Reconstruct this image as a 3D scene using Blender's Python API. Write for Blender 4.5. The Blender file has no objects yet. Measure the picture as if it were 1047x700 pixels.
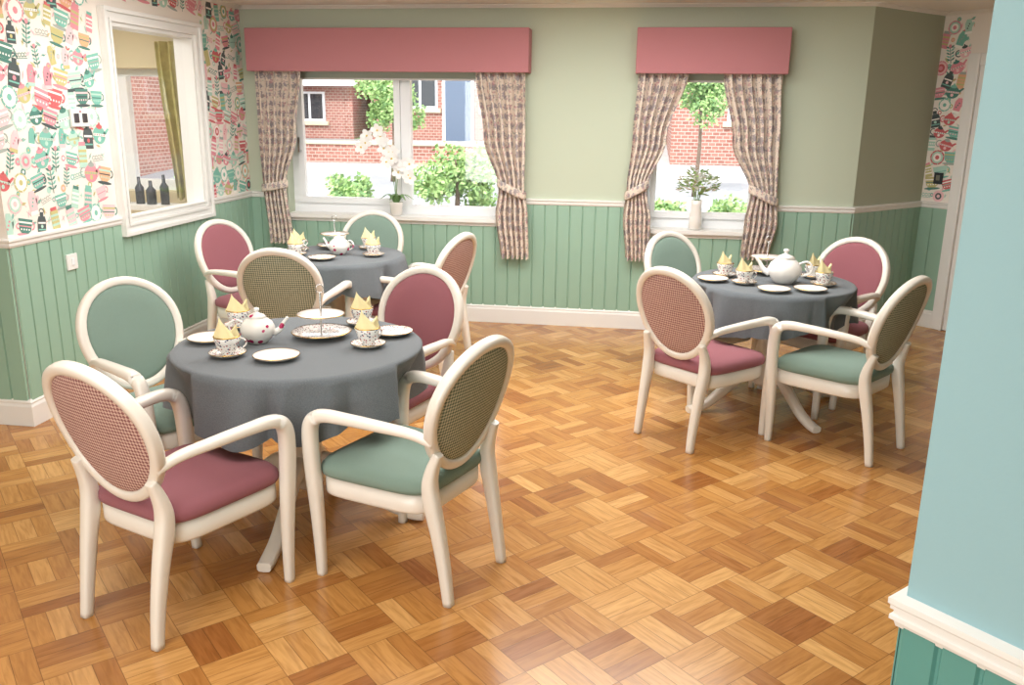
import bpy, bmesh, math, random
from mathutils import Vector, Matrix
random.seed(7)
S=bpy.context.scene
try:
    S.view_settings.view_transform='Standard'
    S.view_settings.look='None'
except Exception: pass
# ---------------------------------------------------------------- materials
def lin(c):
    return tuple((x/255/12.92 if x/255<=0.04045 else ((x/255+0.055)/1.055)**2.4) for x in c)+(1,)
def setin(b,names,v):
    for n in names:
        if n in b.inputs:
            b.inputs[n].default_value=v; return
def mat(name,col,rough=.5,bump=0,bscale=200,coat=0,metal=0,var=0,spec=None,sheen=0,trans=0,emit=0):
    m=bpy.data.materials.new(name); m.use_nodes=True; nt=m.node_tree; b=nt.nodes['Principled BSDF']
    b.inputs['Base Color'].default_value=lin(col); b.inputs['Roughness'].default_value=rough
    b.inputs['Metallic'].default_value=metal
    if coat: setin(b,['Coat Weight'],coat); setin(b,['Coat Roughness'],.15)
    if sheen: setin(b,['Sheen Weight'],sheen)
    if spec is not None: setin(b,['Specular IOR Level'],spec)
    if trans: setin(b,['Transmission Weight'],trans)
    tc=nt.nodes.new('ShaderNodeTexCoord')
    n=nt.nodes.new('ShaderNodeTexNoise'); n.inputs['Scale'].default_value=bscale; n.inputs['Detail'].default_value=3
    nt.links.new(tc.outputs['Object'],n.inputs['Vector'])
    if bump:
        bp=nt.nodes.new('ShaderNodeBump'); bp.inputs['Strength'].default_value=bump; bp.inputs['Distance'].default_value=.002
        nt.links.new(n.outputs['Fac'],bp.inputs['Height']); nt.links.new(bp.outputs['Normal'],b.inputs['Normal'])
    if var:
        r=nt.nodes.new('ShaderNodeMixRGB'); r.blend_type='MIX'
        r.inputs[1].default_value=lin(tuple(max(0,c*(1-var)) for c in col)); r.inputs[2].default_value=lin(tuple(min(255,c*(1+var)) for c in col))
        nt.links.new(n.outputs['Fac'],r.inputs[0]); nt.links.new(r.outputs[0],b.inputs['Base Color'])
    return m
class NT:
    def __init__(s,nt): s.nt=nt
    def m(s,op,a,b=None,c=None):
        n=s.nt.nodes.new('ShaderNodeMath'); n.operation=op
        for i,v in enumerate((a,b,c)):
            if v is None: continue
            if isinstance(v,(int,float)): n.inputs[i].default_value=v
            else: s.nt.links.new(v,n.inputs[i])
        return n.outputs[0]
    def mix(s,f,a,b,bt='MIX'):
        n=s.nt.nodes.new('ShaderNodeMixRGB'); n.blend_type=bt
        for i,v in enumerate((f,a,b)):
            if isinstance(v,(int,float)): n.inputs[i].default_value=v
            elif isinstance(v,tuple): n.inputs[i].default_value=v
            else: s.nt.links.new(v,n.inputs[i])
        return n.outputs[0]
    def comb(s,x,y,z):
        n=s.nt.nodes.new('ShaderNodeCombineXYZ')
        for i,v in enumerate((x,y,z)):
            if isinstance(v,(int,float)): n.inputs[i].default_value=v
            else: s.nt.links.new(v,n.inputs[i])
        return n.outputs[0]
    def lk(s,a,b): s.nt.links.new(a,b)
    def new(s,t): return s.nt.nodes.new(t)
def floor_mat():
    m=bpy.data.materials.new('oak_parquet'); m.use_nodes=True; nt=m.node_tree; b=nt.nodes['Principled BSDF']; q=NT(nt)
    g=q.new('ShaderNodeNewGeometry'); sp=q.new('ShaderNodeSeparateXYZ'); q.lk(g.outputs['Position'],sp.inputs[0])
    x,y=sp.outputs[0],sp.outputs[1]; C=.205
    an=math.radians(45)
    U=q.m('DIVIDE',q.m('ADD',q.m('MULTIPLY',x,math.cos(an)),q.m('MULTIPLY',y,math.sin(an))),C)
    V=q.m('DIVIDE',q.m('SUBTRACT',q.m('MULTIPLY',y,math.cos(an)),q.m('MULTIPLY',x,math.sin(an))),C)
    cu,cv=q.m('FLOOR',U),q.m('FLOOR',V); fu,fv=q.m('SUBTRACT',U,cu),q.m('SUBTRACT',V,cv)
    par=q.m('FLOORED_MODULO',q.m('ADD',cu,cv),2)
    ip=q.m('SUBTRACT',1,par)
    a=q.m('ADD',q.m('MULTIPLY',fu,par),q.m('MULTIPLY',fv,ip))
    l=q.m('ADD',q.m('MULTIPLY',fv,par),q.m('MULTIPLY',fu,ip))
    s3=q.m('MULTIPLY',a,3); si=q.m('FLOOR',s3); sf=q.m('SUBTRACT',s3,si)
    e1=q.m('MULTIPLY',q.m('MINIMUM',sf,q.m('SUBTRACT',1,sf)),C/3)
    e2=q.m('MULTIPLY',q.m('MINIMUM',l,q.m('SUBTRACT',1,l)),C)
    gap=q.m('LESS_THAN',q.m('MINIMUM',e1,e2),.0012)
    wn=q.new('ShaderNodeTexWhiteNoise'); wn.noise_dimensions='3D'
    q.lk(q.comb(cu,cv,q.m('ADD',si,q.m('MULTIPLY',par,.37))),wn.inputs['Vector'])
    wb=q.new('ShaderNodeTexWhiteNoise'); wb.noise_dimensions='3D'
    q.lk(q.comb(cu,cv,9.3),wb.inputs['Vector'])
    rnd=wn.outputs['Value']
    tone=q.m('ADD',q.m('MULTIPLY',rnd,.6),q.m('MULTIPLY',wb.outputs['Value'],.4))
    gn=q.new('ShaderNodeTexNoise'); gn.inputs['Scale'].default_value=1; gn.inputs['Detail'].default_value=5; gn.inputs['Distortion'].default_value=.6
    q.lk(q.comb(q.m('ADD',q.m('MULTIPLY',l,1.6),q.m('MULTIPLY',rnd,37)),q.m('ADD',q.m('MULTIPLY',a,14),q.m('MULTIPLY',rnd,91)),rnd),gn.inputs['Vector'])
    cr=q.new('ShaderNodeValToRGB'); cr.color_ramp.elements[0].color=lin((154,98,50)); cr.color_ramp.elements[1].color=lin((212,164,102))
    e=cr.color_ramp.elements.new(.5); e.color=lin((186,132,70)); cr.color_ramp.elements[0].position=.08; cr.color_ramp.elements[-1].position=.92
    q.lk(tone,cr.inputs[0])
    gr=q.new('ShaderNodeValToRGB'); gr.color_ramp.elements[0].color=(.60,.50,.40,1); gr.color_ramp.elements[0].position=.30; gr.color_ramp.elements[1].color=(1.05,1.04,1.02,1); gr.color_ramp.elements[1].position=.60
    q.lk(gn.outputs['Fac'],gr.inputs[0])
    c=q.mix(.6,cr.outputs[0],gr.outputs[0],'MULTIPLY')
    c=q.mix(q.m('MULTIPLY',gap,.6),c,lin((80,48,20)))
    q.lk(c,b.inputs['Base Color'])
    q.lk(q.m('ADD',.13,q.m('MULTIPLY',gn.outputs['Fac'],.18)),b.inputs['Roughness'])
    bp=q.new('ShaderNodeBump'); bp.inputs['Strength'].default_value=.3; bp.inputs['Distance'].default_value=.002
    q.lk(q.m('SUBTRACT',q.m('ADD',q.m('MULTIPLY',gn.outputs['Fac'],.3),q.m('MULTIPLY',rnd,.35)),gap),bp.inputs['Height']); q.lk(bp.outputs['Normal'],b.inputs['Normal'])
    return m
def weave_mat(name,c1,c2,scale=80):
    m=bpy.data.materials.new(name); m.use_nodes=True; nt=m.node_tree; b=nt.nodes['Principled BSDF']; q=NT(nt)
    tc=q.new('ShaderNodeTexCoord'); sp=q.new('ShaderNodeSeparateXYZ'); q.lk(tc.outputs['Object'],sp.inputs[0])
    ch=q.new('ShaderNodeTexChecker'); ch.inputs['Scale'].default_value=scale
    ch.inputs['Color1'].default_value=lin(c1); ch.inputs['Color2'].default_value=lin(c2)
    q.lk(q.comb(q.m('ADD',sp.outputs[0],sp.outputs[2]),q.m('SUBTRACT',sp.outputs[0],sp.outputs[2]),.0031),ch.inputs['Vector'])
    n=q.new('ShaderNodeTexNoise'); n.inputs['Scale'].default_value=60; q.lk(tc.outputs['Object'],n.inputs['Vector'])
    c=q.mix(.3,ch.outputs[0],n.outputs['Fac'],'SOFT_LIGHT')
    q.lk(c,b.inputs['Base Color']); b.inputs['Roughness'].default_value=.9
    bp=q.new('ShaderNodeBump'); bp.inputs['Strength'].default_value=.4; bp.inputs['Distance'].default_value=.001; q.lk(ch.outputs['Fac'],bp.inputs['Height']); q.lk(bp.outputs['Normal'],b.inputs['Normal'])
    return m
def curtain_mat():
    m=bpy.data.materials.new('curtain_fabric'); m.use_nodes=True; nt=m.node_tree; b=nt.nodes['Principled BSDF']; q=NT(nt)
    tc=q.new('ShaderNodeTexCoord')
    def vor(sc,off):
        m2=q.new('ShaderNodeMapping'); m2.inputs['Location'].default_value=(off,off*.7,0); m2.inputs['Scale'].default_value=(1.5,1,1); q.lk(tc.outputs['UV'],m2.inputs['Vector'])
        v=q.new('ShaderNodeTexVoronoi'); v.inputs['Scale'].default_value=sc; v.inputs['Randomness'].default_value=.35; q.lk(m2.outputs[0],v.inputs['Vector']); return v.outputs['Distance']
    n=q.new('ShaderNodeTexNoise'); n.inputs['Scale'].default_value=75; n.inputs['Detail'].default_value=4; q.lk(tc.outputs['UV'],n.inputs['Vector'])
    nn=q.m('MULTIPLY',q.m('SUBTRACT',n.outputs['Fac'],.5),1.1)
    k1=q.m('LESS_THAN',q.m('ADD',vor(14,0),nn),.37); k2=q.m('LESS_THAN',q.m('ADD',vor(17,3.1),nn),.24); k3=q.m('LESS_THAN',q.m('ADD',vor(24,7.7),nn),.20)
    c=q.mix(n.outputs['Fac'],lin((230,218,202)),lin((216,198,184)))
    c=q.mix(q.m('MULTIPLY',k1,.74),c,lin((128,120,132)))
    c=q.mix(q.m('MULTIPLY',k2,.6),c,lin((192,138,140)))
    c=q.mix(q.m('MULTIPLY',k3,.5),c,lin((140,148,126)))
    q.lk(c,b.inputs['Base Color']); b.inputs['Roughness'].default_value=.85
    return m
def brick_mat():
    m=bpy.data.materials.new('brickwork'); m.use_nodes=True; nt=m.node_tree; b=nt.nodes['Principled BSDF']; q=NT(nt)
    tc=q.new('ShaderNodeTexCoord'); sp=q.new('ShaderNodeSeparateXYZ'); q.lk(tc.outputs['Object'],sp.inputs[0])
    br=q.new('ShaderNodeTexBrick'); br.inputs['Scale'].default_value=3
    br.inputs['Color1'].default_value=lin((168,112,98)); br.inputs['Color2'].default_value=lin((146,92,80)); br.inputs['Mortar'].default_value=lin((184,164,152)); br.inputs['Mortar Size'].default_value=.03
    q.lk(q.comb(q.m('ADD',sp.outputs[0],sp.outputs[1]),sp.outputs[2],0),br.inputs['Vector']); q.lk(br.outputs[0],b.inputs['Base Color']); b.inputs['Roughness'].default_value=.9
    return m
def porcelain_floral(name,cols,scale=55,th=.42):
    m=bpy.data.materials.new(name); m.use_nodes=True; nt=m.node_tree; b=nt.nodes['Principled BSDF']; q=NT(nt)
    tc=q.new('ShaderNodeTexCoord'); v=q.new('ShaderNodeTexVoronoi'); v.inputs['Scale'].default_value=scale; q.lk(tc.outputs['Object'],v.inputs['Vector'])
    n=q.new('ShaderNodeTexNoise'); n.inputs['Scale'].default_value=scale*1.4; q.lk(tc.outputs['Object'],n.inputs['Vector'])
    k=q.m('LESS_THAN',q.m('ADD',v.outputs['Distance'],q.m('MULTIPLY',n.outputs['Fac'],.3)),th)
    sp=q.new('ShaderNodeSeparateColor'); q.lk(v.outputs['Color'],sp.inputs[0])
    pk=q.m('GREATER_THAN',sp.outputs[0],.5)
    c=q.mix(pk,lin(cols[0]),lin(cols[1])); c=q.mix(k,lin((236,234,228)),c)
    q.lk(c,b.inputs['Base Color']); b.inputs['Roughness'].default_value=.12
    return m
M={}
M['floor']=floor_mat()
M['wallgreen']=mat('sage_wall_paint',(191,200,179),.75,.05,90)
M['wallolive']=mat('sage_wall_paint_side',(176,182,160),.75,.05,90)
M['panel']=mat('green_panelling_paint',(150,184,164),.5,.03,60)
M['near']=mat('duck_egg_paint',(148,185,192),.75,.08,160)
M['nearpanel']=mat('teal_panelling_paint',(90,150,142),.5)
M['white']=mat('white_gloss_paint',(236,235,231),.35)
M['upvc']=mat('white_upvc',(240,242,244),.25)
M['ceil']=mat('ceiling_paint',(242,236,228),.9)
M['paper']=mat('wallpaper_ground',(242,234,224),.8)
M['cream']=mat('cream_lacquer_wood',(234,228,217),.3,coat=.3)
M['mauve']=mat('mauve_upholstery',(148,90,98),.95,.6,900,var=.14,sheen=.1)
M['green']=mat('green_upholstery',(122,144,132),.95,.6,900,var=.16,sheen=.1)
M['pelmet']=mat('pelmet_fabric',(182,122,126),.95,.3,700,var=.05)
M['weavem']=weave_mat('mauve_check_weave',(208,178,164),(138,90,90))
M['weaveg']=weave_mat('green_check_weave',(194,190,166),(102,116,98))
M['cloth']=mat('grey_tablecloth',(96,102,106),.9,.8,300,var=.26,sheen=.15)
M['curt']=curtain_mat()
M['china']=mat('white_china',(240,236,230),.12)
M['floral1']=porcelain_floral('rose_china',[(180,40,90),(196,84,120)],22,.42)
M['floral2']=porcelain_floral('patterned_china',[(160,60,60),(70,84,110)],110,.5)
M['napkin']=mat('yellow_napkin_paper',(246,232,180),.9)
M['gold']=mat('gilt',(200,160,80),.25,metal=1)
M['silver']=mat('polished_silver',(210,210,210),.15,metal=1)
M['brick']=brick_mat()
M['leaf']=mat('foliage',(150,178,112),.7,var=.35,bscale=6)
M['leafd']=mat('foliage_dark',(112,146,90),.6,var=.3,bscale=8)
M['bark']=mat('bark',(110,92,78),.9,var=.3,bscale=20)
M['roof']=mat('roof_tiles',(128,124,126),.9,var=.15,bscale=12)
M['asphalt']=mat('paving',(150,150,152),.9,var=.1,bscale=1.5)
M['kerb']=mat('pale_pavement',(178,176,172),.9,var=.08,bscale=3)
M['grass']=mat('lawn',(140,164,106),.9,var=.2,bscale=20)
M['petal']=mat('white_petal',(250,248,246),.6)
M['yellow']=mat('orchid_centre',(230,200,90),.6)
M['dark']=mat('dark_glass',(56,60,64),.1)
M['olive']=mat('olive_curtain',(172,164,110),.9,var=.15,bscale=15)
M['beige']=mat('beige_paint',(214,202,168),.8)
M['blind']=mat('blind_fabric',(176,186,172),.9)
M['carblue']=mat('blue_door_paint',(96,112,134),.3)
def glass():
    m=bpy.data.materials.new('window_glass'); m.use_nodes=True; nt=m.node_tree; nt.nodes.clear()
    o=nt.nodes.new('ShaderNodeOutputMaterial'); t=nt.nodes.new('ShaderNodeBsdfTransparent'); g=nt.nodes.new('ShaderNodeBsdfGlossy'); g.inputs['Roughness'].default_value=.02
    mx=nt.nodes.new('ShaderNodeMixShader'); mx.inputs[0].default_value=.05
    nt.links.new(t.outputs[0],mx.inputs[1]); nt.links.new(g.outputs[0],mx.inputs[2]); nt.links.new(mx.outputs[0],o.inputs[0]); return m
M['glass']=glass()
# ---------------------------------------------------------------- mesh builder
class B:
    def __init__(s): s.bm=bmesh.new(); s.mats=[]; s.uv=None
    def mi(s,m):
        if m not in s.mats: s.mats.append(m)
        return s.mats.index(m)
    def face(s,vs,m,smooth=False):
        try: f=s.bm.faces.new(vs)
        except ValueError: return None
        f.material_index=s.mi(m); f.smooth=smooth; return f
    def v(s,p): return s.bm.verts.new(p)
    def box(s,a,b,m,T=None):
        x0,y0,z0=a; x1,y1,z1=b
        P=[(x0,y0,z0),(x1,y0,z0),(x1,y1,z0),(x0,y1,z0),(x0,y0,z1),(x1,y0,z1),(x1,y1,z1),(x0,y1,z1)]
        if T: P=[T@Vector(p) for p in P]
        V=[s.v(p) for p in P]
        for f in [(0,3,2,1),(4,5,6,7),(0,1,5,4),(1,2,6,5),(2,3,7,6),(3,0,4,7)]: s.face([V[i] for i in f],m)
    def grid(s,rows,m,closed=False,smooth=True,flip=False):
        R=[[s.v(p) for p in r] for r in rows]; n=len(R[0])
        for i in range(len(R)-1):
            for j in range(n if closed else n-1):
                k=(j+1)%n; q=[R[i][j],R[i][k],R[i+1][k],R[i+1][j]]
                if flip: q.reverse()
                s.face(q,m,smooth)
        return R
    def lathe(s,prof,m,c=(0,0,0),seg=24,cap=True,T=None):
        rows=[]
        for r,z in prof:
            row=[Vector((c[0]+r*math.cos(2*math.pi*i/seg),c[1]+r*math.sin(2*math.pi*i/seg),c[2]+z)) for i in range(seg)]
            if T: row=[T@p for p in row]
            rows.append(row)
        R=s.grid(rows,m,closed=True)
        if cap: s.face(R[0][::-1],m); s.face(R[-1],m)
        return R
    def sweep(s,pts,ws,ts,m,up=Vector((0,0,1)),closed=False,n=10,ex=3.0,cap=True):
        pts=[Vector(p) for p in pts]; N=len(pts); rows=[]
        if not isinstance(ws,(list,tuple)): ws=[ws]*N
        if not isinstance(ts,(list,tuple)): ts=[ts]*N
        for i,pt in enumerate(pts):
            if closed: t=pts[(i+1)%N]-pts[i-1]
            else: t=pts[min(i+1,N-1)]-pts[max(i-1,0)]
            t.normalize(); u=up[i] if isinstance(up,list) else up
            sd=u.cross(t)
            if sd.length<1e-4: sd=Vector((1,0,0))
            sd.normalize(); nn=t.cross(sd).normalized(); row=[]
            for k in range(n):
                a=2*math.pi*(k+.5)/n; c,d=math.cos(a),math.sin(a)
                row.append(pt+sd*ws[i]*.5*math.copysign(abs(c)**(2/ex),c)+nn*ts[i]*.5*math.copysign(abs(d)**(2/ex),d))
            rows.append(row)
        if closed: rows.append([p.copy() for p in rows[0]])
        R=s.grid(rows,m,closed=True)
        if not closed and cap: s.face(R[0][::-1],m); s.face(R[-1],m)
    def blob(s,c,r,m,seg=10,rings=7,jit=0.0,sc=(1,1,1)):
        rows=[]
        for i in range(1,rings):
            ph=math.pi*i/rings
            rows.append([Vector((c[0]+sc[0]*r*(1+random.uniform(-jit,jit))*math.sin(ph)*math.cos(2*math.pi*j/seg),c[1]+sc[1]*r*(1+random.uniform(-jit,jit))*math.sin(ph)*math.sin(2*math.pi*j/seg),c[2]-sc[2]*r*math.cos(ph))) for j in range(seg)])
        R=s.grid(rows,m,closed=True); s.face(R[0][::-1],m,True); s.face(R[-1],m,True)
    def done(s,name,parent=None,loc=None,rot=0,fixn=True):
        if fixn: bmesh.ops.recalc_face_normals(s.bm,faces=s.bm.faces[:])
        me=bpy.data.meshes.new(name); s.bm.to_mesh(me); s.bm.free()
        for m in s.mats: me.materials.append(M[m] if isinstance(m,str) else m)
        return inst(name,me,loc,rot,parent)
def inst(name,me,loc=None,rot=0,parent=None,scale=None):
    o=bpy.data.objects.new(name,me); S.collection.objects.link(o)
    if loc: o.location=loc
    o.rotation_euler[2]=rot
    if scale: o.scale=(scale,)*3
    if parent: o.parent=parent
    return o
def catmull(P,k=6):
    P=[Vector(p) for p in P]; out=[]
    for i in range(len(P)-1):
        p0=P[max(i-1,0)];p1=P[i];p2=P[i+1];p3=P[min(i+2,len(P)-1)]
        for j in range(k):
            t=j/k
            out.append(.5*((2*p1)+(p2-p0)*t+(2*p0-5*p1+4*p2-p3)*t*t+(3*p1-p0-3*p2+p3)*t**3))
    out.append(P[-1]); return out
def lerpl(vals,n):
    out=[]
    for i in range(n):
        t=i/(n-1)*(len(vals)-1); a=int(min(t,len(vals)-2)); out.append(vals[a]+(vals[a+1]-vals[a])*(t-a))
    return out
def bevel(o,w=.004,seg=2):
    md=o.modifiers.new('bevel','BEVEL'); md.width=w; md.segments=seg; md.limit_method='ANGLE'; return o
# ---------------------------------------------------------------- room
YB=6.86; XL=-3.25; ZC=2.47; ZD=1.0
b=B(); b.box((-5.3,-2.2,-.1),(4.6,8.6,0),'floor'); b.done('floor')
b=B(); b.box((-5.3,-2.2,ZC),(4.6,8.6,ZC+.1),'ceil'); b.done('ceiling')
def wall_x(name,y0,y1,x0,x1,openings,m,ztop=ZC):
    b=B(); xs=x0
    for (a,c,z0,z1) in sorted(openings):
        b.box((xs,y0,0),(a,y1,ztop),m); b.box((a,y0,0),(c,y1,z0),m); b.box((a,y0,z1),(c,y1,ztop),m); xs=c
    b.box((xs,y0,0),(x1,y1,ztop),m); return b.done(name)
WL=(-2.92,-1.12,.84,2.06); WR=(-.02,.92,.80,2.06)
PD=(1.57,YB); PE=(2.25,7.54); 
wall_x('wall_back',YB,YB+.3,XL,PD[0],[WL,WR],'wallgreen')
WS=(-4.85,-3.90,1.0,2.0)
wall_x('wall_side_room_back',YB,YB+.3,-5.3,XL,[WS],'beige')
MO=(5.06,6.06,.98,2.19)
b=B()
b.box((XL-.12,4.0,0),(XL,MO[0],ZC),'paper'); b.box((XL-.12,MO[1],0),(XL,YB,ZC),'paper'); b.box((XL-.12,MO[0],0),(XL,MO[1],MO[2]),'paper'); b.box((XL-.12,MO[0],MO[3]),(XL,MO[1],ZC),'paper')
b.done('wall_left')
b=B(); b.box((-5.3,4.0,0),(XL-.12,4.12,ZC),'paper'); b.done('wall_left_return')
b=B(); b.box((-5.4,-2.2,0),(-5.3,7.2,ZC),'wallgreen'); b.done('wall_far_left')
b=B(); b.box((-5.3,-2.3,0),(4.6,-2.2,ZC),'wallgreen'); b.done('wall_behind')
b=B(); b.box((4.6,-2.2,0),(4.7,8.6,ZC),'wallgreen'); b.done('wall_far_right')
def wallseg(name,p0,p1,m,th=.12,z0=0,z1=ZC,inward=0):
    p0=Vector((p0[0],p0[1],0));p1=Vector((p1[0],p1[1],0)); d=(p1-p0); L=d.length; d.normalize()
    T=Matrix.Translation(p0)@Matrix(((d.x,-d.y,0,0),(d.y,d.x,0,0),(0,0,1,0),(0,0,0,1)))
    b=B(); b.box((0,0,z0),(L,th,z1),m,T); return b.done(name)
dr=Vector((.7071,-.7071)); nr=Vector((-.7071,-.7071))
PF=tuple(Vector(PE)+dr*.24)
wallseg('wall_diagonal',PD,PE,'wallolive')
wallseg('wall_right',PE,tuple(Vector(PE)+dr*3.3),'paper')
NC=Vector((.42,1.222)); dn=Vector((.7071,-.7071)); db=Vector((.7071,.7071))
b=B()
pts=[NC,NC+dn*2.6,NC+dn*2.6+db*2.6,NC+db*2.6]
lo=[b.v((q.x,q.y,0)) for q in pts]; hi=[b.v((q.x,q.y,ZC)) for q in pts]
for i in range(4): b.face([lo[i],lo[(i+1)%4],hi[(i+1)%4],hi[i]],'near')
b.done('wall_near_right')
def miter(path,i,closed=False):
    P=[Vector(p) for p in path]
    def nrm(a,c):
        d=(c-a).normalized(); return Vector((d.y,-d.x))
    if i==0: return nrm(P[0],P[1])
    if i==len(P)-1: return nrm(P[-2],P[-1])
    n1=nrm(P[i-1],P[i]); n2=nrm(P[i],P[i+1]); m=(n1+n2); m.normalize(); return m/max(.3,m.dot(n1))
def molding(name,path,prof,m):
    b=B(); rows=[]
    for i,pt in enumerate(path):
        mm=miter(path,i); rows.append([Vector((pt[0]+mm.x*o,pt[1]+mm.y*o,z)) for o,z in prof])
    b.grid(rows,m,smooth=False,closed=True); b.face([b.v(p) for p in rows[0]],m); b.face([b.v(p) for p in rows[-1]],m)
    return b.done(name)
def panels(name,path,z0,z1,m,sp=.1,th=.012):
    b=B()
    for i in range(len(path)-1):
        p0,p1=Vector(path[i]),Vector(path[i+1]); d=p1-p0; L=d.length; d.normalize(); n=Vector((d.y,-d.x))
        k=max(1,round(L/sp)); w=L/k; prof=[]
        for j in range(k):
            s=j*w; prof+= [(s,.003),(s+.002,.003),(s+.006,th),(s+w-.006,th),(s+w-.002,.003)]
        prof.append((L,.003))
        b.grid([[Vector((p0.x+d.x*s+n.x*o,p0.y+d.y*s+n.y*o,z)) for s,o in prof] for z in (z0,z1)],m,smooth=False)
    return b.done(name,fixn=False)
path=[(-5.3,4.0),(XL,4.0),(XL,YB),PD,PE,PF]
panels('trim_panelling_left',path[:3],.12,ZD,'panel')
panels('trim_panelling_back',[path[2],(-2.97,YB)],.12,ZD,'panel')
panels('trim_panelling_under_window',[(-2.97,YB),(-1.07,YB)],.12,.82,'panel')
panels('trim_panelling_middle',[(-1.07,YB),(-.07,YB)],.12,ZD,'panel')
panels('trim_panelling_under_small_window',[(-.07,YB),(.97,YB)],.12,.78,'panel')
panels('trim_panelling_right',[(.97,YB),PD,PE,PF],.12,ZD,'panel')
base=[(0,0),(.022,0),(.022,.11),(.016,.125),(.018,.135),(.008,.15),(0,.15)]
rail=[(0,ZD-.022),(.016,ZD-.022),(.022,ZD-.010),(.022,ZD+.004),(.030,ZD+.012),(.030,ZD+.022),(0,ZD+.026)]
molding('baseboard_back',path,base,'white')
molding('trim_dado_left',path[:3]+[(-2.97,YB)],rail,'white')
molding('trim_dado_middle',[(-1.07,YB),(-.07,YB)],rail,'white')
molding('trim_dado_right',[(.97,YB),PD,PE,PF],rail,'white')
corn=[(0,ZC-.022),(.012,ZC-.022),(.03,ZC-.008),(.05,ZC-.005),(.05,ZC),(0,ZC)]
molding('trim_cornice',path+[tuple(Vector(PE)+dr*3.2)],corn,'ceil')
npath=[tuple(NC+db*2.6),tuple(NC),tuple(NC+dn*2.6)]
ZN=.982
panels('trim_panelling_near',npath,.12,ZN,'nearpanel',.06,.008)
nrail=[(0,ZN-.028),(.007,ZN-.028),(.010,ZN-.018),(.015,ZN-.016),(.015,ZN-.009),(.011,ZN-.007),(.011,ZN-.001),(.015,ZN+.001),(.015,ZN+.007),(.018,ZN+.010),(.018,ZN+.019),(0,ZN+.024)]
molding('trim_dado_near',npath,nrail,'white'); molding('baseboard_near',npath,base,'white')
def onr(t,o): q=Vector(PE)+dr*t+nr*o; return q
def boxr(b,t0,t1,o0,o1,z0,z1,m):
    T=Matrix(((dr.x,nr.x,0,PE[0]),(dr.y,nr.y,0,PE[1]),(0,0,1,0),(0,0,0,1))); b.box((t0,o0,z0),(t1,o1,z1),m,T)
b=B(); boxr(b,.24,.33,0,.03,0,2.16,'white'); boxr(b,.31,.335,.0,.045,0,2.16,'white'); boxr(b,1.19,1.28,0,.03,0,2.16,'white'); boxr(b,.33,1.19,0,.03,2.07,2.16,'white'); bevel(b.done('trim_door_architrave'),.006)
b=B(); boxr(b,.335,1.19,.002,.02,0.005,2.07,'white')
for z0,z1 in ((.2,.9),(1.05,1.9)):
    for t0,t1 in ((.43,.73),(.80,1.10)): boxr(b,t0,t1,.02,.03,z0,z1,'white')
b.lathe([(.02,0),(.02,.02)],'gold',c=(onr(1.12,.03).x,onr(1.12,.03).y,1.0),seg=12); bevel(b.done('door_1'),.004)
b=B(); boxr(b,.09,.16,.004,.014,1.17,1.26,'dark'); boxr(b,.11,.14,.014,.018,1.20,1.24,'silver'); b.done('light_switch')
# ---------------------------------------------------------------- windows
def window(name,O,mull,sashes):
    x0,x1,z0,z1=O; y=YB+.13; b=B(); f=.06; z0b=z0+f+.03; z1b=z1-f
    b.box((x0,y,z0),(x1,y+.07,z0b),'upvc'); b.box((x0,y,z1b),(x1,y+.07,z1),'upvc'); b.box((x0,y,z0b),(x0+f,y+.07,z1b),'upvc'); b.box((x1-f,y,z0b),(x1,y+.07,z1b),'upvc')
    for mx in mull: b.box((mx-.04,y,z0b),(mx+.04,y+.07,z1b),'upvc')
    for (a,c) in sashes:
        g=.05; a+=.002;c-=.002; q0=z0b+.002;q1=z1b-.002; ya,yb=y-.02,y+.027
        b.box((a,ya,q0),(c,yb,q0+g),'upvc'); b.box((a,ya,q1-g),(c,yb,q1),'upvc'); b.box((a,ya,q0+g),(a+g,yb,q1-g),'upvc'); b.box((c-g,ya,q0+g),(c,yb,q1-g),'upvc')
        b.box((a+.012,ya-.03,(q0+q1)/2-.12),(a+.03,ya,(q0+q1)/2-.10),'silver'); b.box((a+.012,ya-.04,(q0+q1)/2-.12),(a+.03,ya-.03,(q0+q1)/2),'silver')
    edges=[x0+f]+[m for mm in mull for m in (mm-.04,mm+.04)]+[x1-f]
    for k in range(0,len(edges),2): b.box((edges[k],y+.032,z0b),(edges[k+1],y+.036,z1b),'glass')
    b.done(name)
window('window_1',WL,[-1.94],[(-2.86,-1.98)])
window('window_2',WR,[],[(.04,.86)])
window('window_3',WS,[-4.40],[])
def sill(name,x0,x1,z):
    b=B(); b.box((x0-.06,YB-.05,z-.03),(x1+.06,YB,z),'white'); b.box((x0,YB,z-.03),(x1,YB+.128,z),'white'); b.box((x0-.04,YB-.02,z-.06),(x1+.04,YB,z-.03),'white'); b.done(name)
sill('trim_windowsill_left',WL[0],WL[1],.855); sill('trim_windowsill_right',WR[0],WR[1],.815)
def revealblind(name,O):
    b=B(); b.box((O[0]+.02,YB+.06,1.93),(O[1]-.02,YB+.065,2.05),'blind'); b.box((O[0]+.02,YB+.055,1.92),(O[1]-.02,YB+.07,1.935),'white'); b.done(name)
revealblind('roller_blind',WL); revealblind('roller_blind',WR)
def pelmet(x0,x1):
    b=B(); y0=YB-.17; z0,z1=1.975,2.295
    b.box((x0,y0,z0),(x1,y0+.02,z1),'pelmet'); b.box((x0,y0+.02,z0),(x0+.02,YB,z1),'pelmet'); b.box((x1-.02,y0+.02,z0),(x1,YB,z1),'pelmet'); b.box((x0+.02,y0+.02,z1-.02),(x1-.02,YB,z1),'pelmet')
    bevel(b.done('curtain_pelmet'),.006)
pelmet(-3.14,-.90); pelmet(-.105,.985)
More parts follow.
